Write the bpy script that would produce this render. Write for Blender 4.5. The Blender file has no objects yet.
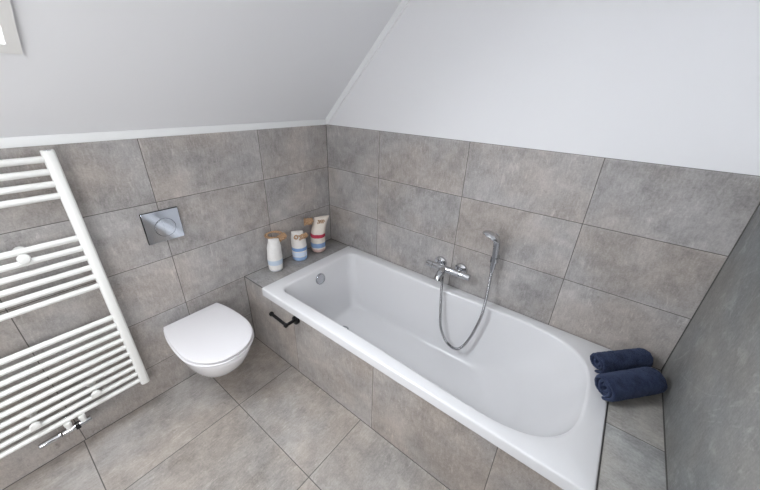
import bpy, bmesh, math, random
from mathutils import Vector, Matrix
import mathutils.noise as mn
random.seed(7)
PI = math.pi
S = bpy.context.scene
COL = S.collection

# ---------------------------------------------------------------- camera
yaw, pit, rol = 0.6462, -0.4555, 0.0338
fw = Vector((-math.sin(yaw)*math.cos(pit), math.cos(yaw)*math.cos(pit), math.sin(pit)))
r0 = Vector((math.cos(yaw), math.sin(yaw), 0)); u0 = r0.cross(fw)
rr = math.cos(rol)*r0 + math.sin(rol)*u0
uu = -math.sin(rol)*r0 + math.cos(rol)*u0
cd = bpy.data.cameras.new('camera'); cam = bpy.data.objects.new('camera', cd); COL.objects.link(cam)
m3 = Matrix((rr, uu, -fw)).transposed()
cam.matrix_world = Matrix.Translation((1.7561, -1.6437, 1.6377)) @ m3.to_4x4()
cd.sensor_width = 36; cd.lens = 312.6465*36/760; cd.clip_start = .02
S.camera = cam

# ---------------------------------------------------------------- light and exposure
S.view_settings.view_transform = 'Standard'; S.view_settings.look = 'None'
S.view_settings.gamma = 1; S.view_settings.use_curve_mapping = False
S.view_settings.exposure = -0.18
W = bpy.data.worlds.new('sky'); S.world = W; W.use_nodes = True
bg = W.node_tree.nodes['Background']; bg.inputs[0].default_value = (.80, .88, 1, 1); bg.inputs[1].default_value = 4.0

def area(name, loc, direction, sx, sy, power, color):
    l = bpy.data.lights.new(name, 'AREA'); l.shape = 'RECTANGLE'; l.size = sx; l.size_y = sy
    l.energy = power; l.color = color
    o = bpy.data.objects.new(name, l); COL.objects.link(o); o.location = loc
    o.rotation_euler = Vector(direction).to_track_quat('-Z', 'Y').to_euler()
    return o
# daylight just outside the skylight, then added fill at the right wall and ceiling
SQ = math.sqrt(.5); WX_ = 2.171
area('skylight_daylight', (.62-.22*SQ, -1.90, 1.45+.62+.22*SQ), (SQ, 0, -SQ), .92, .95, 66, (.92, .96, 1))
area('side_fill_light', (WX_+.22, -2.65, 1.5), (-1, 0, 0), 1.1, 1.15, 50, (1, .975, .94))  # fill added from the right to brighten the slope and left wall
area('ceiling_fill_light', (1.45, -1.7, 2.46), (0, 0, -1), .9, 1.4, 2, (1, .96, .90))  # weak overhead fill, added with its unseen fitting

# ---------------------------------------------------------------- helpers
def link(name, me, mats=(), parent=None):
    o = bpy.data.objects.new(name, me); COL.objects.link(o)
    for m in (mats if isinstance(mats, (list, tuple)) else [mats]): me.materials.append(m)
    if parent: o.parent = parent
    return o
def tag(o, label=None, cat=None, group=None, kind=None):
    if label: o['label'] = label
    if cat: o['category'] = cat
    if group: o['group'] = group
    if kind: o['kind'] = kind
    return o
def thing(name, label, cat, loc=(0, 0, 0), group=None):
    o = bpy.data.objects.new(name, None); COL.objects.link(o); o.location = loc; o.empty_display_size = .05
    return tag(o, label, cat, group)
def finish(bm, smooth=True, ang=35, recalc=True):
    if recalc: bmesh.ops.recalc_face_normals(bm, faces=bm.faces)
    if smooth:
        for f in bm.faces: f.smooth = True
        for e in bm.edges:
            if len(e.link_faces) == 2 and e.calc_face_angle(0) > math.radians(ang): e.smooth = False
    me = bpy.data.meshes.new('mesh'); bm.to_mesh(me); bm.free(); return me
def obj(name, bm, mat, parent=None, **k):
    o = link(name, finish(bm, **k), mat)
    if parent:
        o.parent = parent
        o.matrix_parent_inverse = Matrix.Translation(parent.location).inverted()   # meshes are written in room coordinates
    return o
def add_box(bm, lo, hi, bev=0, seg=2, mi=0):
    r = bmesh.ops.create_cube(bm, size=1); vs = r['verts']
    c = [(a+b)/2 for a, b in zip(lo, hi)]; d = [abs(b-a) for a, b in zip(lo, hi)]
    for v in vs: v.co = Vector((c[i]+v.co[i]*d[i] for i in range(3)))
    es = list({e for v in vs for e in v.link_edges}); fs = list({f for v in vs for f in v.link_faces})
    for f in fs: f.material_index = mi
    if bev: bmesh.ops.bevel(bm, geom=es, offset=bev, segments=seg, profile=.5, affect='EDGES')
def add_prism(bm, pts, vec, mi=0):
    """closed polygon swept by vec"""
    vec = Vector(vec); a = [bm.verts.new(p) for p in pts]; b = [bm.verts.new(Vector(p)+vec) for p in pts]
    n = len(pts); fs = [bm.faces.new(a), bm.faces.new(b[::-1])]
    for i in range(n): fs.append(bm.faces.new((a[i], b[i], b[(i+1) % n], a[(i+1) % n])))
    for f in fs: f.material_index = mi
def frame_of(d):
    d = Vector(d).normalized(); t = Vector((0, 0, 1)) if abs(d.z) < .9 else Vector((1, 0, 0))
    x = d.cross(t).normalized(); return x, d.cross(x).normalized()
def add_loft(bm, loops, cap0=True, cap1=True, closed=True, mi=0):
    rows = [[bm.verts.new(p) for p in L] for L in loops]; n = len(loops[0])
    for a, b in zip(rows, rows[1:]):
        for i in range(n if closed else n-1):
            j = (i+1) % n; bm.faces.new((a[i], a[j], b[j], b[i])).material_index = mi
    if cap0: bm.faces.new(rows[0][::-1]).material_index = mi
    if cap1: bm.faces.new(rows[-1]).material_index = mi
    return rows
def add_lathe(bm, o, axis, prof, n=32, mi=0, squash=1):
    """prof: list of (distance along axis, radius)"""
    o = Vector(o); ax = Vector(axis).normalized(); x, y = frame_of(ax)
    loops = [[o+ax*t+(x*math.cos(2*PI*i/n)+y*squash*math.sin(2*PI*i/n))*max(r, 1e-4) for i in range(n)] for t, r in prof]
    add_loft(bm, loops, mi=mi)
def add_cyl(bm, a, b, r, n=20, bev=.0012, mi=0):
    a = Vector(a); b = Vector(b); L = (b-a).length
    add_lathe(bm, a, b-a, [(0, r-bev), (bev*.3, r-bev*.3), (bev, r), (L-bev, r), (L-bev*.3, r-bev*.3), (L, r-bev)], n, mi)
def spline(pts, per=12):
    P = [Vector(p) for p in pts]; out = []
    P = [2*P[0]-P[1]]+P+[2*P[-1]-P[-2]]
    for i in range(1, len(P)-2):
        a, b, c, d = P[i-1:i+3]
        for k in range(per):
            t = k/per
            out.append(.5*((2*b)+(c-a)*t+(2*a-5*b+4*c-d)*t*t+(3*b-a-3*c+d)*t**3))
    out.append(P[-2]); return out
def add_tube(bm, path, rad, n=12, mi=0, closed=False):
    path = [Vector(p) for p in path]; m = len(path); loops = []; x = None
    for i, p in enumerate(path):
        if closed: d = path[(i+1) % m]-path[i-1]
        else: d = path[min(i+1, m-1)]-path[max(i-1, 0)]
        d.normalize()
        if x is None: x, _ = frame_of(d)
        x = (x-d*x.dot(d)).normalized(); y = d.cross(x)
        r = rad(i/(m-1)) if callable(rad) else rad
        loops.append([p+(x*math.cos(2*PI*k/n)+y*math.sin(2*PI*k/n))*r for k in range(n)])
    if closed: add_loft(bm, loops+[loops[0]], False, False, mi=mi); bmesh.ops.remove_doubles(bm, verts=bm.verts, dist=1e-6)
    else: add_loft(bm, loops, mi=mi)

# ---------------------------------------------------------------- materials
class NT:
    def __init__(s, name):
        s.m = bpy.data.materials.new(name); s.m.use_nodes = True; s.t = s.m.node_tree
        s.b = s.t.nodes['Principled BSDF']
    def n(s, ty, **k):
        nd = s.t.nodes.new(ty)
        for a, v in k.items():
            if a[0] == '_': setattr(nd, a[1:], v)
        return nd
    def set(s, sock, v):
        if isinstance(v, bpy.types.NodeSocket): s.t.links.new(v, sock)
        else: sock.default_value = v
    def math(s, op, a, b=None, c=None, clamp=False):
        nd = s.t.nodes.new('ShaderNodeMath'); nd.operation = op; nd.use_clamp = clamp
        s.set(nd.inputs[0], a)
        if b is not None: s.set(nd.inputs[1], b)
        if c is not None: s.set(nd.inputs[2], c)
        return nd.outputs[0]
    def vec(s, x, y, z):
        nd = s.t.nodes.new('ShaderNodeCombineXYZ')
        for i, v in enumerate((x, y, z)): s.set(nd.inputs[i], v)
        return nd.outputs[0]
    def vadd(s, a, b, op='ADD'):
        nd = s.t.nodes.new('ShaderNodeVectorMath'); nd.operation = op; s.set(nd.inputs[0], a); s.set(nd.inputs[1], b); return nd.outputs[0]
    def noise(s, v, scale, detail=4, rough=.55, dist=0):
        nd = s.t.nodes.new('ShaderNodeTexNoise'); s.set(nd.inputs['Vector'], v)
        nd.inputs['Scale'].default_value = scale; nd.inputs['Detail'].default_value = detail
        nd.inputs['Roughness'].default_value = rough; nd.inputs['Distortion'].default_value = dist
        return nd.outputs['Fac']
    def ramp(s, v, lo, hi, a=0, b=1):
        nd = s.t.nodes.new('ShaderNodeMapRange'); nd.interpolation_type = 'SMOOTHSTEP'; s.set(nd.inputs[0], v)
        for i, q in enumerate((lo, hi, a, b)): nd.inputs[i+1].default_value = q
        return nd.outputs[0]
    def mix(s, f, a, b):
        nd = s.t.nodes.new('ShaderNodeMix'); nd.data_type = 'RGBA'; s.set(nd.inputs[0], f); s.set(nd.inputs[6], a); s.set(nd.inputs[7], b); return nd.outputs[2]
    def bump(s, h, strength=.3, dist=.001):
        nd = s.t.nodes.new('ShaderNodeBump'); nd.inputs['Strength'].default_value = strength; nd.inputs['Distance'].default_value = dist
        s.set(nd.inputs['Height'], h); s.t.links.new(nd.outputs[0], s.b.inputs['Normal'])
def simple(name, col, rough=.5, metal=0, coat=0, noise=0, nscale=40, bump=0, bd=.0005, spec=.5):
    t = NT(name); c = (*col, 1)
    t.b.inputs['Roughness'].default_value = rough; t.b.inputs['Metallic'].default_value = metal
    t.b.inputs['Coat Weight'].default_value = coat; t.b.inputs['Coat Roughness'].default_value = .04
    t.b.inputs['Specular IOR Level'].default_value = spec
    tc = t.n('ShaderNodeTexCoord').outputs['Object']
    f = t.noise(tc, nscale, 3)
    d = tuple(max(0, x*(1-noise)) for x in col)
    t.set(t.b.inputs['Base Color'], t.mix(f, (*d, 1), c))
    if bump: t.bump(f, bump, bd)
    return t.m
def tile_mat(name, au, av, ou, ov, su, sv, base=(.365, .341, .324), seed=0, joint=.0014, cool=0, veins=0, rough=.38):
    """concrete-look stoneware; au/av: axes (0..2) of the surface, ou/ov joint origin, su/sv tile size"""
    t = NT(name); tc = t.n('ShaderNodeTexCoord').outputs['Object']
    sp = t.n('ShaderNodeSeparateXYZ'); t.set(sp.inputs[0], tc)
    u = t.math('DIVIDE', t.math('SUBTRACT', sp.outputs[au], ou), su); v = t.math('DIVIDE', t.math('SUBTRACT', sp.outputs[av], ov), sv)
    iu = t.math('FLOOR', u); iv = t.math('FLOOR', v)
    fu = t.math('SUBTRACT', u, iu); fv = t.math('SUBTRACT', v, iv)
    du = t.math('MULTIPLY', t.math('MINIMUM', fu, t.math('SUBTRACT', 1, fu)), su)
    dv = t.math('MULTIPLY', t.math('MINIMUM', fv, t.math('SUBTRACT', 1, fv)), sv)
    d = t.math('MINIMUM', du, dv)
    g = t.ramp(d, joint*.8, joint*1.5, 1, 0)
    wn = t.n('ShaderNodeTexWhiteNoise'); wn.noise_dimensions = '3D'; t.set(wn.inputs['Vector'], t.vec(iu, iv, seed+.37))
    pu = t.math('MULTIPLY', u, su); pv = t.math('MULTIPLY', v, sv)
    off = t.vadd(wn.outputs['Color'], (37, 37, 37), 'MULTIPLY')
    p = t.vadd(t.vec(pu, pv, seed), off)
    ps = t.vadd(t.vec(t.math('MULTIPLY', pu, 3.2), t.math('MULTIPLY', pv, .8), seed), off)
    big = t.noise(p, 3.4, 6, .55, .5)
    med = t.noise(p, 13, 7, .66, .4)
    fin = t.noise(p, 150, 3, .6)
    st = t.noise(ps, 11, 6, .72, .35)
    smask = t.ramp(t.noise(p, 5.5, 3, .5), .47, .62)
    scr = t.math('MULTIPLY', t.ramp(st, .55, .68), smask)
    gr = t.noise(ps, 34, 8, .78, .5)
    strk = t.math('MULTIPLY', t.ramp(gr, .56, .70), t.ramp(t.noise(p, 8, 4, .6), .42, .60))
    spots = t.ramp(t.noise(p, 21, 5, .62, .8), .66, .74)
    edgewear = t.math('MULTIPLY', t.ramp(d, .002, .014, 1, 0), t.ramp(t.noise(p, 12, 3), .45, .6))
    val = t.math('MULTIPLY', t.math('SUBTRACT', big, .5), .85)
    val = t.math('ADD', val, t.math('MULTIPLY', t.math('SUBTRACT', med, .5), 1.0))
    val = t.math('ADD', val, t.math('MULTIPLY', t.math('SUBTRACT', fin, .5), .55))
    val = t.math('ADD', val, t.math('MULTIPLY', t.math('SUBTRACT', wn.outputs['Value'], .5), .13))
    val = t.math('ADD', val, t.math('MULTIPLY', scr, .34))
    val = t.math('ADD', val, t.math('MULTIPLY', edgewear, .16))
    val = t.math('ADD', val, t.math('MULTIPLY', t.math('SUBTRACT', gr, .5), .95))
    val = t.math('ADD', val, t.math('MULTIPLY', strk, .36))
    val = t.math('SUBTRACT', val, t.math('MULTIPLY', spots, .26))
    if veins:
        pr = t.vadd(t.vec(t.math('ADD', pu, pv), t.math('MULTIPLY', t.math('SUBTRACT', pu, pv), .35), 3.), off)
        ve = t.ramp(t.math('ABSOLUTE', t.math('SUBTRACT', t.noise(pr, 3.2, 5, .6, .9), .5)), 0, .035, 1, 0)
        val = t.math('ADD', val, t.math('MULTIPLY', t.math('MULTIPLY', ve, t.ramp(med, .45, .6)), veins))
    fac = t.math('ADD', 1, val)
    b = base
    warm = t.mix(t.ramp(t.noise(p, 2.3, 3), .35, .65), (b[0]*.975, b[1]*1.0, b[2]*1.03, 1), (b[0]*1.03, b[1]*.995, b[2]*.965, 1))
    sc = t.n('ShaderNodeVectorMath'); sc.operation = 'SCALE'; t.set(sc.inputs[0], warm); t.set(sc.inputs['Scale'], fac)
    col = t.mix(g, sc.outputs[0], (.10, .092, .084, 1))
    t.set(t.b.inputs['Base Color'], col)
    t.set(t.b.inputs['Roughness'], t.math('ADD', rough, t.math('MULTIPLY', med, .22)))
    h = t.math('ADD', t.math('MULTIPLY', t.ramp(d, joint*.8, joint*2.2), 1.0), t.math('ADD', t.math('MULTIPLY', st, .10), t.math('MULTIPLY', gr, .25)))
    t.bump(h, .5, .0012)
    return t.m

H0, T, WX, YP = 1.418, .520, 2.171, -.785
M = {}
M['tile_back'] = tile_mat('stoneware_back', 0, 2, .485, H0-.6*4, .6, .3, seed=1)
M['tile_left'] = tile_mat('stoneware_left', 1, 2, -.549, H0-.6*4, .6, .3, seed=5)
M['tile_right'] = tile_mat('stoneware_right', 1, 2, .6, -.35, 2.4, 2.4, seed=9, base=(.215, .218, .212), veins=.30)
M['tile_front'] = tile_mat('stoneware_front', 1, 2, -3.3, H0-.6*4, .6, .3, seed=9)
M['tile_floor'] = tile_mat('stoneware_floor', 0, 1, .415, -1.156, .6, .6, seed=13, base=(.325, .297, .272), joint=.0018)
M['tile_panel'] = tile_mat('stoneware_panel', 0, 2, .492, -.02, .6, .8, seed=17, base=(.350, .318, .293))
M['tile_ledge_l'] = tile_mat('stoneware_ledge_left', 1, 0, .3, -.05, 1.2, .6, seed=21, base=(.30, .285, .272))
M['tile_ledge_r'] = tile_mat('stoneware_ledge_right', 1, 0, -.47, 1.7, .6, .6, seed=25, base=(.325, .32, .305))
M['plaster'] = simple('white_plaster', (.80, .802, .818), .75, noise=.02, nscale=3)
M['paint'] = simple('white_trim_paint', (.84, .85, .85), .4, noise=.01)
M['frame'] = simple('skylight_frame_paint', (.74, .73, .71), .45, noise=.02)
M['acrylic'] = simple('white_acrylic', (.725, .722, .735), .22, coat=.15, noise=.008, nscale=2)
M['ceramic'] = simple('white_ceramic', (.84, .83, .85), .14, coat=.5, noise=.008, nscale=2)
M['seat'] = simple('white_duroplast', (.70, .685, .70), .32, coat=.05, noise=.008, nscale=2)
M['enamel'] = simple('white_radiator_enamel', (.80, .80, .775), .30, coat=.2, noise=.01)
M['chrome'] = simple('chrome', (.60, .61, .63), .07, metal=1, noise=.02)
M['satin'] = simple('satin_chrome', (.52, .53, .55), .2, metal=1, noise=.04)
M['plate'] = simple('polished_plate', (.66, .70, .76), .06, metal=1, noise=.02)
M['black'] = simple('matt_black_metal', (.006, .006, .007), .42, noise=.2, spec=.3)
M['rubber'] = simple('grey_nozzle_rubber', (.30, .31, .32), .5, noise=.1)
M['silicone'] = simple('dark_grey_silicone', (.075, .072, .068), .6, noise=.2, nscale=60)
M['dark'] = simple('dark_recess', (.02, .02, .022), .6)
t = NT('rope'); tc = t.n('ShaderNodeTexCoord').outputs['Object']
wv = t.n('ShaderNodeTexWave'); t.set(wv.inputs['Vector'], tc); wv.inputs['Scale'].default_value = 60; wv.inputs['Distortion'].default_value = 2
t.set(t.b.inputs['Base Color'], t.mix(wv.outputs['Fac'], (.36, .20, .10, 1), (.66, .44, .27, 1))); t.b.inputs['Roughness'].default_value = .9
t.bump(wv.outputs['Fac'], .8, .002); M['rope'] = t.m
t = NT('hose_metal'); t.b.inputs['Metallic'].default_value = 1; t.b.inputs['Roughness'].default_value = .22; t.b.inputs['Base Color'].default_value = (.40, .40, .41, 1); M['hose'] = t.m
t = NT('navy_terry'); tc = t.n('ShaderNodeTexCoord').outputs['Object']
a = t.noise(tc, 420, 3, .7); b = t.noise(tc, 28, 4, .6)
f = t.math('ADD', t.math('MULTIPLY', a, .55), t.math('MULTIPLY', b, .45))
t.set(t.b.inputs['Base Color'], t.mix(t.ramp(f, .36, .64), (.008, .012, .030, 1), (.044, .058, .116, 1)))
t.b.inputs['Roughness'].default_value = .95; t.b.inputs['Sheen Weight'].default_value = .2; t.b.inputs['Sheen Roughness'].default_value = .5
t.b.inputs['Sheen Tint'].default_value = (.45, .55, .85, 1); t.b.inputs['Specular IOR Level'].default_value = .1
t.bump(t.math('ADD', a, b), 1, .004); M['terry'] = t.m
t = NT('window_glass'); tr = t.n('ShaderNodeBsdfTransparent'); gl = t.n('ShaderNodeBsdfGlossy'); gl.inputs['Roughness'].default_value = .02
mx = t.n('ShaderNodeMixShader'); fr = t.n('ShaderNodeLayerWeight'); fr.inputs['Blend'].default_value = .5
t.set(mx.inputs[0], t.math('MULTIPLY_ADD', t.math('POWER', fr.outputs['Facing'], 5), .5, .03)); t.set(mx.inputs[1], tr.outputs[0]); t.set(mx.inputs[2], gl.outputs[0])
t.set(t.t.nodes['Material Output'].inputs[0], mx.outputs[0]); M['glass'] = t.m
t = NT('fill_diffuser'); t.b.inputs['Emission Color'].default_value = (1, .97, .92, 1); t.b.inputs['Emission Strength'].default_value = 2.5; M['lamp'] = t.m

# ---------------------------------------------------------------- the room
def struct(name, bm, mats, parent=None, **k):
    o = obj(name, bm, mats, parent, **k)
    if not parent: o['kind'] = 'structure'
    return o
TH = .12; YF = -3.35; XC = 1.05; ZC = 1.45+XC
bm = bmesh.new(); add_box(bm, (-TH, YF-TH, -TH), (WX+TH, TH, 0)); struct('floor', bm, M['tile_floor'], smooth=False)
def wall(name, lo, hi, tilem, lo2, hi2):
    bm = bmesh.new(); add_box(bm, lo, hi, mi=0); add_box(bm, lo2, hi2, mi=1)
    return struct(name, bm, [tilem, M['plaster']], smooth=False)
wall('wall_back', (-TH, 0, 0), (WX+TH, TH, H0), M['tile_back'], (-TH, .003, H0), (WX+TH, TH, ZC+.02))
bm = bmesh.new(); add_box(bm, (-TH, YF, 0), (0, 0, H0)); struct('wall_left', bm, M['tile_left'], smooth=False)
wy0, wy1, wz0, wz1 = -3.15, -2.15, 1.0, 2.0  # opening for the added fill window
bm = bmesh.new()
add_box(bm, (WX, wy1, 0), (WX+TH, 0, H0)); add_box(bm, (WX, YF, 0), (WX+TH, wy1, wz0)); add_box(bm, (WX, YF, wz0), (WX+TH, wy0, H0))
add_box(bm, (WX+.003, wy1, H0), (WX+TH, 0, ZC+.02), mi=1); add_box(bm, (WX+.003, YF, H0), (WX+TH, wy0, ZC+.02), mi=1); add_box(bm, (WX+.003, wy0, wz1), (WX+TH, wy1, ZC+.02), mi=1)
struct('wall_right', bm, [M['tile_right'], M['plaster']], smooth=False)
# rear wall behind the camera
bm = bmesh.new(); add_box(bm, (-TH, YF-TH, 0), (WX+TH, YF, ZC+.02))
struct('wall_front', bm, M['plaster'], smooth=False)
# sloping ceiling with the skylight opening, then the flat ceiling
Z0 = 1.452
ys0, ys1, a0, a1 = -2.36, -1.472, .281, .95      # opening: y range and x range on the slope
bm = bmesh.new(); up = Vector((-SQ, 0, SQ))*.20
def slope_piece(x0, x1, y0, y1):
    add_prism(bm, [(x0, y0, Z0+x0), (x1, y0, Z0+x1), (x1, y1, Z0+x1), (x0, y1, Z0+x0)], up)
slope_piece(-.004, a0, YF-TH, TH); slope_piece(a1, XC, YF-TH, TH)
slope_piece(a0, a1, YF-TH, ys0); slope_piece(a0, a1, ys1, TH)
add_box(bm, (XC-.01, YF-TH, Z0+XC), (WX+TH, TH, Z0+XC+.1))
struct('ceiling', bm, M['plaster'], smooth=False)
# white strip on top of the left wall tiles, and along the slope on the back wall
bm = bmesh.new(); add_box(bm, (-.02, YF, H0-.001), (.007, 0, 1.4525), .002); struct('trim_1', bm, M['paint'])
bm = bmesh.new()
q = .034
pts = [(.0, -.010, Z0-q*1.0), (.0, -.010, Z0), (XC, -.010, Z0+XC), (XC+q*.42, -.010, Z0+XC), (XC+q*.42, -.010, Z0+XC-q*.0)]
add_prism(bm, [(0, -.008, H0), (0, -.008, Z0), (XC, -.008, Z0+XC), (XC+.046, -.008, Z0+XC), (.012, -.008, H0)], (0, .016, 0))
struct('trim_2', bm, M['paint'], smooth=False)
# skylight
sl = bpy.data.objects.new('window_1', None); COL.objects.link(sl); sl['kind'] = 'structure'; sl.location = (.6, -1.9, 2.05)
def S3(s, y, h):          # s along slope (= x), h outwards (room side negative)
    return Vector((s-h*SQ, y, Z0+s+h*SQ))
def ring(bm, s0, s1, y0, y1, w, h0, h1):
    outer = [(s0, y0), (s1, y0), (s1, y1), (s0, y1)]; ws = w*SQ
    inner = [(s0+ws, y0+w), (s1-ws, y0+w), (s1-ws, y1-w), (s0+ws, y1-w)]
    for i in range(4):
        j = (i+1) % 4; quad = [outer[i], outer[j], inner[j], inner[i]]
        lo = [bm.verts.new(S3(s, y, h0)) for s, y in quad]; hi = [bm.verts.new(S3(s, y, h1)) for s, y in quad]
        bm.faces.new(lo); bm.faces.new(hi[::-1])
        for k in range(4): l = (k+1) % 4; bm.faces.new((lo[k], hi[k], hi[l], lo[l]))
bm = bmesh.new(); ring(bm, a0-.018, a1+.018, ys0-.028, ys1+.028, .030, -.016, .002); obj('window_trim', bm, M['frame'], sl, smooth=False)
bm = bmesh.new(); ring(bm, a0, a1, ys0, ys1, .010, .0, .20); obj('reveal', bm, M['paint'], sl, smooth=False)
bm = bmesh.new(); ring(bm, a0+.008, a1-.008, ys0+.011, ys1-.011, .05, .10, .15); obj('sash', bm, M['paint'], sl, smooth=False)
bm = bmesh.new(); add_prism(bm, [S3(a0+.03, ys0+.05, .125), S3(a1-.03, ys0+.05, .125), S3(a1-.03, ys1-.05, .125), S3(a0+.03, ys1-.05, .125)], up*.02); obj('pane', bm, M['glass'], sl, smooth=False)
# unseen window added in the right wall to carry the fill light
w2 = bpy.data.objects.new('fill_window', None); COL.objects.link(w2); w2['kind'] = 'structure'; w2.location = (WX, -2.65, 1.5)
bm = bmesh.new(); ym = (wy0+wy1)/2
for lo, hi in (((wy0, wz0), (wy1, wz0+.06)), ((wy0, wz1-.06), (wy1, wz1)), ((wy0, wz0+.06), (wy0+.06, wz1-.06)), ((wy1-.06, wz0+.06), (wy1, wz1-.06)), ((ym-.03, wz0+.06), (ym+.03, wz1-.06))):
    add_box(bm, (WX+.03, lo[0], lo[1]), (WX+.08, hi[0], hi[1]), .003)
obj('fill_window_frame', bm, M['paint'], w2)
bm = bmesh.new(); add_box(bm, (WX+.052, wy0+.05, wz0+.05), (WX+.058, wy1-.05, wz1-.05)); obj('pane', bm, M['glass'], w2, smooth=False)
# unseen flat ceiling lamp, added for weak fill
cl = thing('ceiling_fill', 'flat square white ceiling lamp, unseen, added as fill behind the camera', 'lamp', (1.45, -1.7, Z0+XC))
bm = bmesh.new(); add_box(bm, (1.0, -2.4, 2.475), (1.9, -1.0, Z0+XC), .006); obj('fill_body', bm, M['paint'], cl)

# ---------------------------------------------------------------- tiled surround of the bath
BX0, BX1 = .212, 1.987          # outer ends of the tub rim
sur = thing('bath_surround', 'grey tiled box built around the white bathtub with ledges at both ends', 'bath surround', (1.08, -.4, 0))
bm = bmesh.new()
add_prism(bm, [(.001, YP, 0), (WX-.001, YP, 0), (WX-.001, YP, T-.012), (BX1+.003, YP, T-.012), (BX1+.003, YP, .4785), (BX0-.003, YP, .4785), (BX0-.003, YP, T-.012), (.001, YP, T-.012)], (0, .02, 0))
obj('front_panel', bm, M['tile_panel'], sur, smooth=False)
bm = bmesh.new(); add_box(bm, (.001, YP, T-.012), (BX0-.004, -.001, T), .0012); add_box(bm, (BX0-.03, YP+.021, .01), (BX0-.012, -.001, T-.013))
obj('end_ledge', bm, M['tile_ledge_l'], sur)
bm = bmesh.new(); add_box(bm, (BX1+.004, YP, T-.012), (WX-.001, -.001, T), .0012); add_box(bm, (BX1+.012, YP+.021, .01), (BX1+.03, -.001, T-.013))
obj('end_ledge', bm, M['tile_ledge_r'], sur)
# dark joints
def bead(bm, a, b, r=.0028): add_cyl(bm, a, b, r, 8, .0005)
n = 3
for pts in ([(0, 0, T), (0, 0, H0)], [(WX, 0, T), (WX, 0, H0)], [(WX, 0, T), (WX, YP, T)], [(0, 0, T), (0, YP, T)], [(0, 0, T), (BX0, 0, T)],
            [(BX0, -.002, T+.003), (BX1, -.002, T+.003)], [(BX1, 0, T), (WX, 0, T)], [(BX1+.0015, 0, T), (BX1+.0015, YP, T)], [(BX0-.0015, 0, T), (BX0-.0015, YP, T)],
            [(0, YP, T-.0), (BX0-.003, YP, T-.0)], [(0, YP, 0), (0, YP, T)], [(0, YP, 0), (WX, YP, 0)], [(0, YP, 0), (0, YF, 0)],
            [(BX0, YP+.001, .4785), (BX1, YP+.001, .4785)], [(WX, YP, 0), (WX, YF, 0)]):
    bm = bmesh.new(); bead(bm, *pts, r=.0034 if pts[0][0] in (WX, BX1+.0015) or pts[1][0] == BX1 else .0022)
    struct('trim_%d' % n, bm, M['silicone']); n += 1

# ---------------------------------------------------------------- bathtub
tub = thing('bathtub', 'white built-in acrylic bathtub with one rounded end along the back wall', 'bathtub', (1.1, -.4, 0))
ZR = .531
def tub_loop(z, xl, xr, yf, yb, cr, a, n, rect=False):
    """square end with corner radius cr on the left, superelliptic end of depth a on the right"""
    cy = (yf+yb)/2; b = (yb-yf)/2; P = []
    xc = xr-a
    NR, NS, NC, NL = 40, 16, 8, 8
    if rect:
        for i in range(NR+1):
            th = -PI/2+PI*i/NR; c, s = math.cos(th), math.sin(th)
            k = min(a/max(abs(c), 1e-9), b/max(abs(s), 1e-9))
            P.append((xc+c*k, cy+s*k))
        for sgn in (-1, 1):       # put the nearest sample on each corner
            j = min(range(len(P)), key=lambda q: (P[q][0]-xr)**2+(P[q][1]-(cy+sgn*b))**2); P[j] = (xr, cy+sgn*b)
    else:
        for i in range(NR+1):
            th = -PI/2+PI*i/NR; c, s = math.cos(th), math.sin(th)
            P.append((xc+a*max(c, 0)**(2/n), cy+math.copysign(b*abs(s)**(2/n), s)))
    for i in range(1, NS+1): P.append((xc+(xl+cr-xc)*i/NS, yb))
    for i in range(1, NC+1):
        th = PI/2+PI/2*i/NC; P.append((xl+cr+cr*math.cos(th), yb-cr+cr*math.sin(th)))
    for i in range(1, NL+1): P.append((xl, yb-cr+(yf+cr-yb+cr)*i/NL))
    for i in range(1, NC+1):
        th = PI+PI/2*i/NC; P.append((xl+cr+cr*math.cos(th), yf+cr+cr*math.sin(th)))
    for i in range(1, NS): P.append((xl+cr+(xc-xl-cr)*i/NS, yf))
    return [Vector((x, y, z)) for x, y in P]
yf, yb = -.800, -.004
L = []
for z, d in ((.479, 0), (.520, 0), (.5255, .0008), (.529, .003), (ZR, .008)):
    L.append(tub_loop(z, BX0+d, BX1-d, yf+d, yb-d, .012, .42, 2, True))
il, ir, jf, jb = .306, 1.910, -.725, -.090
L.append(tub_loop(ZR, il-.012, ir+.012, jf-.012, jb+.012, .065, .40, 3.1))
for k in range(1, 6):
    th = PI/2*k/5*.92; L.append(tub_loop(ZR-.016*(1-math.cos(th)), il-.012+.014*math.sin(th), ir+.012-.014*math.sin(th), jf-.012+.014*math.sin(th), jb+.012-.014*math.sin(th), .06, .40, 3.1))
ze = ZR-.016
for t_ in (.12, .25, .4, .55, .7, .82):
    e = t_**1.2
    L.append(tub_loop(ze+(.098-ze)*t_, il+.004+.075*e, ir-.004-.33*t_**1.35, jf+.004+.048*e, jb-.004-.048*e, .06+.02*t_, .40-.06*t_, 2.9-.4*t_))
for z, d, dr in ((.135, .082, .350), (.120, .090, .375), (.1125, .102, .40), (.110, .12, .43), (.109, .16, .50)):
    L.append(tub_loop(z, il+d, ir-dr, jf+d-.035, jb-d+.035, .08, .33, 2.5))
L.append(tub_loop(.108, il+.30, ir-.75, jf+.24, jb-.24, .05, .16, 2.2))
for li, lp in enumerate(L[5:]):          # the opening widens a little towards the rounded end
    w_ = max(0, 1-max(0, li-5)/8)
    for v in lp:
        q_ = min(1, max(0, (v.x-.9)/.75)); q_ = q_*q_*(3-2*q_); dy = (v.y+.413)/.32
        v.y += q_*w_*(.020 if dy > 0 else .018)*dy
bm = bmesh.new(); add_loft(bm, L, cap0=False, cap1=True)
obj('basin', bm, M['acrylic'], tub, ang=50)
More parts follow.
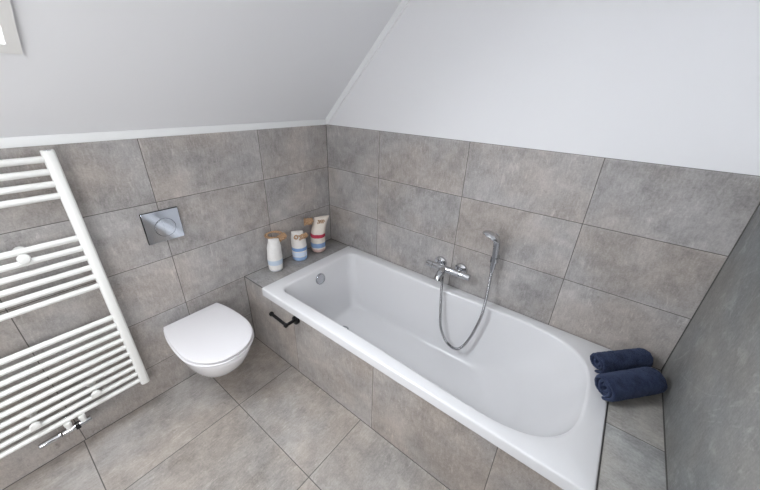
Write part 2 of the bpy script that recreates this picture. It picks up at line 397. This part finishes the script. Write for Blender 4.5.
# overflow cover on the left inner wall
n_ = Vector((1, 0, .17)).normalized()
bm = bmesh.new(); add_lathe(bm, (.3180, -.416, .456), n_, [(-.006, .034), (.0, .040), (.006, .040), (.011, .037), (.012, .034), (.0105, .031), (.0105, .012)], 40); obj('overflow_cover', bm, M['satin'], tub)
bm = bmesh.new(); add_lathe(bm, (.525, -.405, .1135), (0, 0, 1), [(-.004, .035), (.0, .036), (.003, .033), (.003, .029), (.001, .028), (.005, .026), (.008, .018), (.009, .004)], 40); obj('drain_plug', bm, M['chrome'], tub)
bm = bmesh.new(); add_box(bm, (.232, -.028, ZR-.0005), (.250, -.022, ZR+.0004), .0001, 1); o = obj('maker_mark', bm, M['satin'], tub)

# ---------------------------------------------------------------- toilet
toi = thing('toilet', 'white wall-hung toilet with closed lid between towel radiator and bath', 'toilet', (0, -1.147, .42))
CY = -1.149
def dshape(z, xb, xf, hb, hm, n=44, p=2.15, xm=.53):
    """D outline: back edge straight of half width hb at xb, widest hm, elliptic front at xf"""
    xm = xb+(xf-xb)*xm; P = []
    for i in range(n+1):
        th = -PI/2+PI*i/n; c, s = math.cos(th), math.sin(th)
        P.append(Vector((xm+(xf-xm)*max(c, 0)**(2/p), CY+math.copysign(hm*abs(s)**(2/p), s), z)))
    m = 10
    side = []
    for i in range(1, m+1):
        t = i/m; side.append((xm+(xb-xm)*t, hm+(hb-hm)*(t**2.5)))
    P += [Vector((x, CY+h, z)) for x, h in side]
    P += [Vector((x, CY-h, z)) for x, h in side[::-1]]
    return P
LX0, LX1 = .036, .512
bm = bmesh.new()
prof = [(.4178, LX1-.020, .128, .158), (.4165, LX1-.006, .140, .171), (.411, LX1-.003, .142, .173), (.396, LX1-.006, .142, .171), (.365, LX1-.020, .140, .164), (.32, LX1-.046, .135, .152), (.275, LX1-.083, .126, .137),
        (.23, LX1-.128, .116, .121), (.19, LX1-.180, .105, .105), (.155, LX1-.240, .092, .092), (.13, LX1-.300, .08, .080), (.113, LX1-.350, .068, .066), (.106, LX1-.40, .045, .045)]
add_loft(bm, [dshape(z, .001, xf, hb, hm, xm=.50) for z, xf, hb, hm in prof]); obj('bowl', bm, M['ceramic'], toi, ang=60)
def slab(z0, z1, inset, name, mat, xb=LX0, crown=0):
    bm = bmesh.new(); r = .005; loops = []
    for z, d in ((z0, r), (z0+r*.3, r*.3), (z0+r, 0), (z1-r, 0), (z1-r*.5, r*.14), (z1-r*.13, r*.5), (z1, r)):
        d += inset; loops.append(dshape(z, xb+d, LX1-d, .147-d, .177-d))
    if crown:
        for k in (.25, .5, .75):
            s = 1-k; loops.append([Vector((.24+(v.x-.24)*s, CY+(v.y-CY)*s, z1+crown*(1-s*s))) for v in loops[6]])
    add_loft(bm, loops); return obj(name, bm, mat, toi, ang=60)
slab(.4215, .4340, -.0035, 'seat', M['seat'])
slab(.4390, .4535, 0, 'lid', M['seat'], crown=.001)
for s in (-1, 1):
    bm = bmesh.new(); add_cyl(bm, (.030, CY+s*.078-.018, .432), (.030, CY+s*.078+.018, .432), .010, 20); obj('hinge', bm, M['chrome'], toi)

# ---------------------------------------------------------------- flush plate
fp = thing('flush_plate', 'square polished chrome flush plate on tiles above the toilet', 'flush plate', (0, -1.150, .997))
bm = bmesh.new(); add_box(bm, (.001, -1.2335, .9155), (.009, -1.0665, 1.0775), .001); obj('backing_frame', bm, M['black'], fp)
bm = bmesh.new(); add_box(bm, (.0092, -1.231, .917), (.0145, -1.069, 1.076), .0012, 2); obj('cover', bm, M['plate'], fp, ang=20)
def disc_button(name, y, z, r, mat):
    bm = bmesh.new(); add_lathe(bm, (.0146, y, z), (1, 0, 0), [(0, r+.0016), (.0003, r+.0016), (.0003, .0005)], 56); g_ = obj('button_gap', bm, M['dark'], fp, ang=20)
    bm = bmesh.new(); add_lathe(bm, (.0147, y, z), (1, 0, 0), [(0, r), (.0010, r), (.0016, r-.0008), (.0016, .0005)], 56); obj(name, bm, mat, fp, ang=20)
disc_button('large_button', -1.144, .988, .046, M['plate'])
bm = bmesh.new(); NB = 26
A_ = [math.radians(105+k_*150/NB) for k_ in range(NB+1)]
def cres(d): return [(-1.144+(.046-d)*math.cos(a_), .988+(.046-d)*math.sin(a_)) for a_ in A_]
ch = lambda P: P+[(P[-1][0]+(P[0][0]-P[-1][0])*f_+.006*math.sin(PI*f_), P[-1][1]+(P[0][1]-P[-1][1])*f_) for f_ in (.25, .5, .75)]
add_prism(bm, [(.0163, y, z) for y, z in ch(cres(.0005))], (.0005, 0, 0)); sg = obj('button_gap', bm, M['dark'], fp, smooth=False)
bm = bmesh.new(); add_prism(bm, [(.0168, y-.0008, z*1.0) for y, z in ch(cres(.0018))], (.0008, 0, 0)); obj('small_button', bm, M['plate'], fp, smooth=False)

# ---------------------------------------------------------------- towel radiator
rad = thing('towel_radiator', 'white ladder towel radiator hanging on the left wall', 'radiator', (0, -1.742, .2))
yr, yl = -1.4575, -2.0265
for y in (yr, yl):
    bm = bmesh.new()
    prof = []
    for i in range(24):          # D-section upright, flat side to the bars
        th = 2*PI*i/24; c, s = math.cos(th), math.sin(th)
        prof.append((.078+(.021 if c > 0 else .015)*math.copysign(abs(c)**.6, c), y+.0195*math.copysign(abs(s)**.75, s)))
    add_loft(bm, [[Vector((.078+(x-.078)*k, y+(yy-y)*k, z)) for x, yy in prof] for z, k in ((.214, .93), (.2155, 1), (1.406, 1), (1.4085, .95))])
    up_ = obj('upright', bm, M['enamel'], rad)
    bm = bmesh.new(); add_lathe(bm, (.078, y, 1.4082), (0, 0, 1), [(0, .0115), (.0012, .0115), (.0014, .010), (.0006, .009), (.0006, .001)], 20); obj('vent_plug', bm, M['satin'], up_)
zb = [1.379-.0455*i for i in range(4)]+[1.063-.0462*i for i in range(6)]+[.656-.0458*i for i in range(10)]
for z in zb:
    bm = bmesh.new(); add_cyl(bm, (.080, yl, z), (.080, yr, z), .0122, 18, .001); obj('bar', bm, M['enamel'], rad)
for y, z in ((-1.640, 1.040), (-1.845, 1.040), (-1.640, .312), (-1.845, .312)):
    bm = bmesh.new()
    add_lathe(bm, (.001, y, z), (1, 0, 0), [(0, .019), (.006, .019), (.009, .015), (.010, .008), (.088, .008), (.0935, .014), (.096, .0185), (.102, .0185), (.106, .016), (.108, .008)], 28)
    obj('wall_bracket', bm, M['enamel'], rad)
# thermostat valve under the radiator
for y in (-1.717, -1.767):
    bm = bmesh.new()
    add_lathe(bm, (.0865, y, .2335), (0, 0, -1), [(0, .012), (.004, .0135), (.016, .0135), (.018, .011), (.04, .011)], 24); obj('valve_union', bm, M['enamel'], rad)
bm = bmesh.new(); add_cyl(bm, (.0865, -1.692, .186), (.0865, -1.795, .186), .0135, 24, .002); add_cyl(bm, (.0865, -1.717, .186), (.0865, -1.717, .196), .010, 16); add_cyl(bm, (.0865, -1.767, .186), (.0865, -1.767, .196), .010, 16)
add_cyl(bm, (.001, -1.717, .186), (.0865, -1.717, .186), .0075, 16); add_cyl(bm, (.001, -1.767, .186), (.0865, -1.767, .186), .0075, 16)
add_cyl(bm, (.001, -1.717, .186), (.006, -1.717, .186), .018, 20); add_cyl(bm, (.001, -1.767, .186), (.006, -1.767, .186), .018, 20)
obj('valve_body', bm, M['chrome'], rad)
bm = bmesh.new(); add_lathe(bm, (.0865, -1.797, .186), (0, -1, 0), [(0, .010), (.002, .0145), (.008, .0148), (.010, .0135), (.070, .0125), (.075, .011), (.077, .006)], 28); obj('thermostat_head', bm, M['chrome'], rad)
bm = bmesh.new(); add_box(bm, (.072, -1.751, .174), (.101, -1.733, .198), .003); obj('valve_clip', bm, M['black'], rad)

# ---------------------------------------------------------------- black paper holder
tp = thing('toilet_roll_holder', 'small matt black empty toilet roll holder on the bath panel', 'toilet roll holder', (.532, YP, .455))
bm = bmesh.new(); add_cyl(bm, (.530, YP-.0005, .4465), (.530, YP-.021, .4465), .0250, 32, .002); obj('mounting_rose', bm, M['black'], tp)
bm = bmesh.new(); add_tube(bm, spline([(.530, YP-.018, .450), (.532, -.835, .453), (.532, -.861, .456), (.520, -.866, .459), (.47, -.866, .463), (.404, -.866, .468)], 8), .0092, 14); obj('arm', bm, M['black'], tp)
bm = bmesh.new(); add_cyl(bm, (.411, -.866, .4678), (.395, -.866, .4685), .0135, 20, .003); obj('end_knob', bm, M['black'], tp)
bm = bmesh.new(); add_cyl(bm, (.543, -.8665, .457), (.527, -.8665, .4575), .0135, 20, .003); obj('end_knob', bm, M['black'], tp)

# ---------------------------------------------------------------- bath mixer
mx_ = thing('bath_mixer', 'chrome thermostatic bath mixer on the back wall above the tub', 'tap', (1.09, 0, .66))
bm = bmesh.new(); MZ, MY = .676, -.074
add_cyl(bm, (.995, MY, MZ), (1.172, MY, MZ), .0205, 32, .001); obj('mixer_body', bm, M['chrome'], mx_)
for x0, x1 in ((.994, .952), (1.173, 1.238)):
    bm = bmesh.new(); s = 1 if x1 > x0 else -1; Lk = abs(x1-x0)
    add_lathe(bm, (x0, MY, MZ), (s, 0, 0), [(0, .018), (.002, .0205), (Lk-.004, .020), (Lk-.001, .0185), (Lk, .015)], 32); o = obj('control_knob', bm, M['chrome'], mx_)
for x in (1.012, 1.152):
    bm = bmesh.new(); add_lathe(bm, (x, -.0005, .669), (0, -1, 0), [(0, .041), (.005, .041), (.012, .038), (.017, .027), (.020, .0165), (.060, .0165)], 36); obj('rosette', bm, M['chrome'], mx_)
bm = bmesh.new()
SPX = 1.072
path = spline([(SPX, MY, MZ-.002), (SPX, MY-.026, MZ-.004), (SPX, MY-.050, MZ-.012), (SPX, MY-.072, MZ-.030), (SPX, MY-.080, MZ-.044)], 8)
add_tube(bm, path, lambda t: .0205+.003*t, 24); obj('spout', bm, M['chrome'], mx_)
bm = bmesh.new(); add_cyl(bm, (SPX, MY-.0797, MZ-.0435), (SPX, MY-.0808, MZ-.0465), .018, 24, .0006); obj('aerator', bm, M['rubber'], mx_)
bm = bmesh.new(); add_cyl(bm, (SPX-.006, MY, MZ-.018), (SPX-.006, MY, MZ-.040), .0105, 20); obj('hose_outlet', bm, M['chrome'], mx_)

# hand shower, its wall bracket and the hose
HX = 1.345
br = thing('shower_bracket', 'small chrome wall holder carrying the hand shower on the back wall', 'shower holder', (HX, 0, .83))
bm = bmesh.new(); add_cyl(bm, (HX, -.0005, .828), (HX, -.028, .828), .017, 24, .002); obj('wall_mount', bm, M['chrome'], br)
bm = bmesh.new()
P_out = [(HX+.0215*math.cos(a_), -.052+.0215*math.sin(a_)) for a_ in [math.radians(-60+i*300/24) for i in range(25)]]
P_in = [(HX+.0165*math.cos(a_), -.052+.0165*math.sin(a_)) for a_ in [math.radians(240-i*300/24) for i in range(25)]]
add_prism(bm, [(x, y, .814) for x, y in P_out+P_in], (0, 0, .028)); obj('cradle', bm, M['chrome'], br)
hs = thing('hand_shower', 'chrome hand shower hanging in its holder right of the mixer', 'hand shower', (HX, -.05, .77))
bm = bmesh.new()
path = spline([(HX, -.050, .770), (HX, -.052, .80), (HX, -.054, .85), (HX, -.060, .91), (HX-.004, -.072, .955), (HX-.010, -.095, .980)], 8)
add_tube(bm, path, lambda t: .0145+.0055*t, 20); obj('handle', bm, M['satin'], hs)
hd = Vector((-.32, -.30, -.90)).normalized()
hc = Vector((HX-.020, -.116, .982))
bm = bmesh.new(); add_lathe(bm, hc-hd*.016, hd, [(-.010, .004), (-.009, .016), (-.005, .030), (.003, .043), (.011, .050), (.018, .052), (.022, .0505), (.0225, .048)], 40); obj('shower_head', bm, M['chrome'], hs)
bm = bmesh.new(); add_lathe(bm, hc+hd*.0058, hd, [(0, .0455), (.002, .0450), (.0024, .010)], 40)
x_, y_ = frame_of(hd)
for ring_r, cnt in ((.012, 6), (.023, 12), (.034, 18)):
    for i in range(cnt):
        a_ = 2*PI*i/cnt; c_ = hc+hd*.008+(x_*math.cos(a_)+y_*math.sin(a_))*ring_r
        add_cyl(bm, c_, c_+hd*.002, .0014, 6, .0003)
obj('spray_face', bm, M['rubber'], hs)
ho = thing('shower_hose', 'ribbed metal shower hose looping down into the tub from the mixer', 'hose', (1.07, -.074, .62))
path = spline([(SPX-.006, MY, .630), (SPX+.004, -.088, .598), (1.092, -.118, .555), (1.104, -.134, .50), (1.120, -.150, .42), (1.145, -.172, .325), (1.188, -.182, .256), (1.225, -.186, .232), (1.258, -.188, .228), (1.290, -.186, .246), (1.318, -.178, .295), (1.345, -.160, .385), (1.365, -.140, .50), (1.364, -.118, .58), (1.355, -.080, .66), (HX, -.052, .745)], 55)
bm = bmesh.new(); k = [0]
N_ = len(path)-1
add_tube(bm, path, lambda t: .0078+.0007*math.sin(t*N_*2*PI/4), 10); obj('hose', bm, M['hose'], ho, ang=80)
bm = bmesh.new(); add_lathe(bm, (SPX-.006, MY, .635), (0, 0, -1), [(0, .0105), (.012, .0105), (.014, .009), (.03, .0085)], 16); obj('hose_nut', bm, M['chrome'], ho)
bm = bmesh.new(); add_lathe(bm, (HX, -.050, .767), (0, 0, -1), [(0, .0105), (.018, .0105), (.022, .009), (.045, .0085)], 16); obj('hose_nut', bm, M['chrome'], ho)

# ---------------------------------------------------------------- rolled towels
def towel(name, label, a, b, R, seed, turns=3.1, flat=.95):
    rnd = random.Random(seed); a = Vector(a); b = Vector(b); ax = (b-a).normalized(); Ln = (b-a).length
    side = Vector((0, 0, 1)).cross(ax).normalized(); up = ax.cross(side)
    if up.z < 0: up = -up
    t = thing(name, label, 'towel', (a+b)/2-Vector((0, 0, R*flat)), 'navy rolled towels')
    th = R/(turns+.35); NS_ = int(turns*26); NW = 26
    bm = bmesh.new(); rows = []
    ph = math.radians(-100)-turns*2*PI
    for i in range(NS_+1):
        s = i/NS_; ang = ph+s*turns*2*PI; r = .006+(R-th*.5-.006)*s
        r *= 1+.05*math.sin(3*ang*.33+seed)
        e0 = .004*math.sin(ang*1.3+seed)-.010*max(0, .3-s)/.3+.004*max(0, s-.7)/.3; e1 = .005*math.sin(ang*.9+seed*2)
        row = []
        for j in range(NW+1):
            w = j/NW; pos = e0*-1+(Ln+e0+e1)*w
            endr = 1-.10*max(0, (abs(w-.5)-.40)/.10)**2*(.6+.4*s)
            rr_ = r*endr+.0012*mn.noise(Vector((ang*2, w*14, seed)))
            p = a+ax*pos+side*math.cos(ang)*rr_+up*(math.sin(ang)*rr_*flat)
            row.append(bm.verts.new(p))
        rows.append(row)
    for i in range(NS_):
        for j in range(NW): bm.faces.new((rows[i][j], rows[i+1][j], rows[i+1][j+1], rows[i][j+1]))
    o = obj('rolled_cloth', bm, M['terry'], t, ang=180)
    so = o.modifiers.new('solid', 'SOLIDIFY'); so.thickness = th*.70; so.offset = 0
    sb = o.modifiers.new('sub', 'SUBSURF'); sb.levels = 1; sb.render_levels = 1
    tx = bpy.data.textures.get('pile') or bpy.data.textures.new('pile', 'CLOUDS'); tx.noise_scale = .012
    dm = o.modifiers.new('pile', 'DISPLACE'); dm.texture = tx; dm.strength = .0045; dm.mid_level = .5; dm.texture_coords = 'LOCAL'
    return t, o, (a, ax, side, up, Ln)
tb, o, fr_ = towel('rolled_towel', 'rolled navy towel nearest the back wall, behind the other roll', (1.916, -.230, .589), (2.085, -.052, .589), .055, 3, 2.6)
towel('rolled_towel', 'rolled navy towel in front, lying across the tub rim and ledge', (1.951, -.382, .5985), (2.119, -.190, .5985), .0635, 8, 2.8)

# ---------------------------------------------------------------- cloth bags on the end ledge
def bag_mat(name, bands, base=(.74, .69, .63)):
    """bands: (z0, z1, colour) measured up from the ledge: woven stripes of the cloth"""
    t = NT(name); tc = t.n('ShaderNodeTexCoord').outputs['Object']; sp = t.n('ShaderNodeSeparateXYZ'); t.set(sp.inputs[0], tc)
    z = t.math('SUBTRACT', sp.outputs[2], T)
    nz = t.noise(tc, 45, 4, .6); col = t.mix(nz, (base[0]*.82, base[1]*.82, base[2]*.82, 1), (*base, 1))
    z = t.math('ADD', z, t.math('MULTIPLY', t.math('SUBTRACT', nz, .5), .004))
    for z0, z1, c in bands:
        m = t.math('MULTIPLY', t.ramp(z, z0-.001, z0+.001), t.ramp(z, z1-.001, z1+.001, 1, 0))
        col = t.mix(m, col, (*c, 1))
    t.set(t.b.inputs['Base Color'], col); t.b.inputs['Roughness'].default_value = .9
    t.bump(nz, .5, .003); return t.m
def bag(label, cx, cy, r, h, seed, mat, lean=(0, 0), topw=None, ang=0, fold=0):
    t = thing('cloth_bag', label, 'bag', (cx, cy, T), 'striped cloth bags on the ledge')
    bm = bmesh.new(); n = 40; loops = []
    K = 30
    ca, sa = math.cos(ang), math.sin(ang)
    for k in range(K+1):
        s = k/K; z = h*s
        body = .70
        if s < .04: rr_ = r*(.86+.14*(s/.04)**.5)
        else: rr_ = r*(1+.04*math.sin(s*5))
        wx = wy = rr_
        if s > body:
            q_ = (s-body)/(1-body); q2 = q_*q_*(3-2*q_)
            wx = rr_+(topw-rr_)*q2; wy = rr_*math.sqrt(max(0, 1-q_*q_*.97))
        lx = lean[0]*max(0, s-.4)**1.5; ly = lean[1]*max(0, s-.4)**1.5
        L_ = []
        for i in range(n):
            th = 2*PI*i/n; c, sn = math.cos(th), math.sin(th)
            wr = 1+.06*mn.noise(Vector((c*2.5, sn*2.5, s*4+seed)))+(.05*math.sin(5*th+seed)*max(0, s-.45))
            x, y = wx*c*wr, wy*sn*wr
            fz = -fold*max(0, s-.8)/.2*(x/(topw or 1))
            L_.append(Vector((cx+lx+x*ca-y*sa, cy+ly+x*sa+y*ca, T+.0006+z+fz)))
        loops.append(L_)
    add_loft(bm, loops); obj('sack', bm, mat, t, ang=70)
    return t
def coil(parent, c, R, axis, turns, pitch, rad=.0042, wob=.1, name='rope_tie', sq=1):
    bm = bmesh.new(); c = Vector(c); ax = Vector(axis).normalized(); x, y = frame_of(ax); pts = []
    N = int(turns*22)
    for i in range(N+1):
        s = i/N; a = s*turns*2*PI
        r = R*(1+wob*math.sin(a*.37+1)+wob*.6*math.sin(a*1.7))
        pts.append(c+ax*(pitch*(s-.5))+x*math.cos(a)*r+y*math.sin(a)*r*sq)
    add_tube(bm, pts, rad, 8); return obj(name, bm, M['rope'], parent, ang=80)
blue = (.20, .34, .60); pale = (.52, .60, .70)
m1 = bag_mat('white_cloth_pale_band', [(.050, .085, pale), (.0, .012, (.60, .62, .66))], (.84, .82, .80))
m2 = bag_mat('white_cloth_blue_band', [(.0, .034, (.30, .44, .68)), (.080, .104, blue), (.040, .072, (.62, .70, .82))], (.84, .80, .76))
m3 = bag_mat('cream_cloth_red_blue_band', [(.040, .078, (.24, .36, .58)), (.122, .150, (.50, .045, .085)), (.0, .030, (.62, .44, .40))], (.84, .76, .68))
va = math.radians(55)           # the bags face the room
b1 = bag('white cloth bag with a pale blue band, leftmost of the three on the ledge', .074, -.590, .047, .222, 1, m1, lean=(-.01, .02), topw=.034, ang=va)
coil(b1, (.042, -.556, .757), .048, (.80, -.45, .35), 3.2, .012, .0036, .14, sq=.42)
coil(b1, (.078, -.518, .738), .019, (.3, .9, .3), 6, .050, .0040)
b2 = bag('white cloth bag with blue base and band, middle of the three on the ledge', .078, -.386, .051, .216, 4, m2, lean=(-.02, .0), topw=.040, ang=va)
coil(b2, (.122, -.380, .708), .014, (.3, .9, .2), 6, .062, .0044)
coil(b2, (.104, -.425, .712), .012, (.8, -.4, .3), 2, .012, .0038)
b3 = bag('tall cream cloth bag with red and blue bands, nearest the corner', .077, -.207, .053, .275, 7, m3, lean=(.05, .06), topw=.055, ang=va, fold=-.005)
coil(b3, (.067, -.279, .776), .021, (.5, .85, 0), 6, .058, .0048)
coil(b3, (.122, -.208, .768), .010, (.5, .85, 0), 4, .05, .0042)
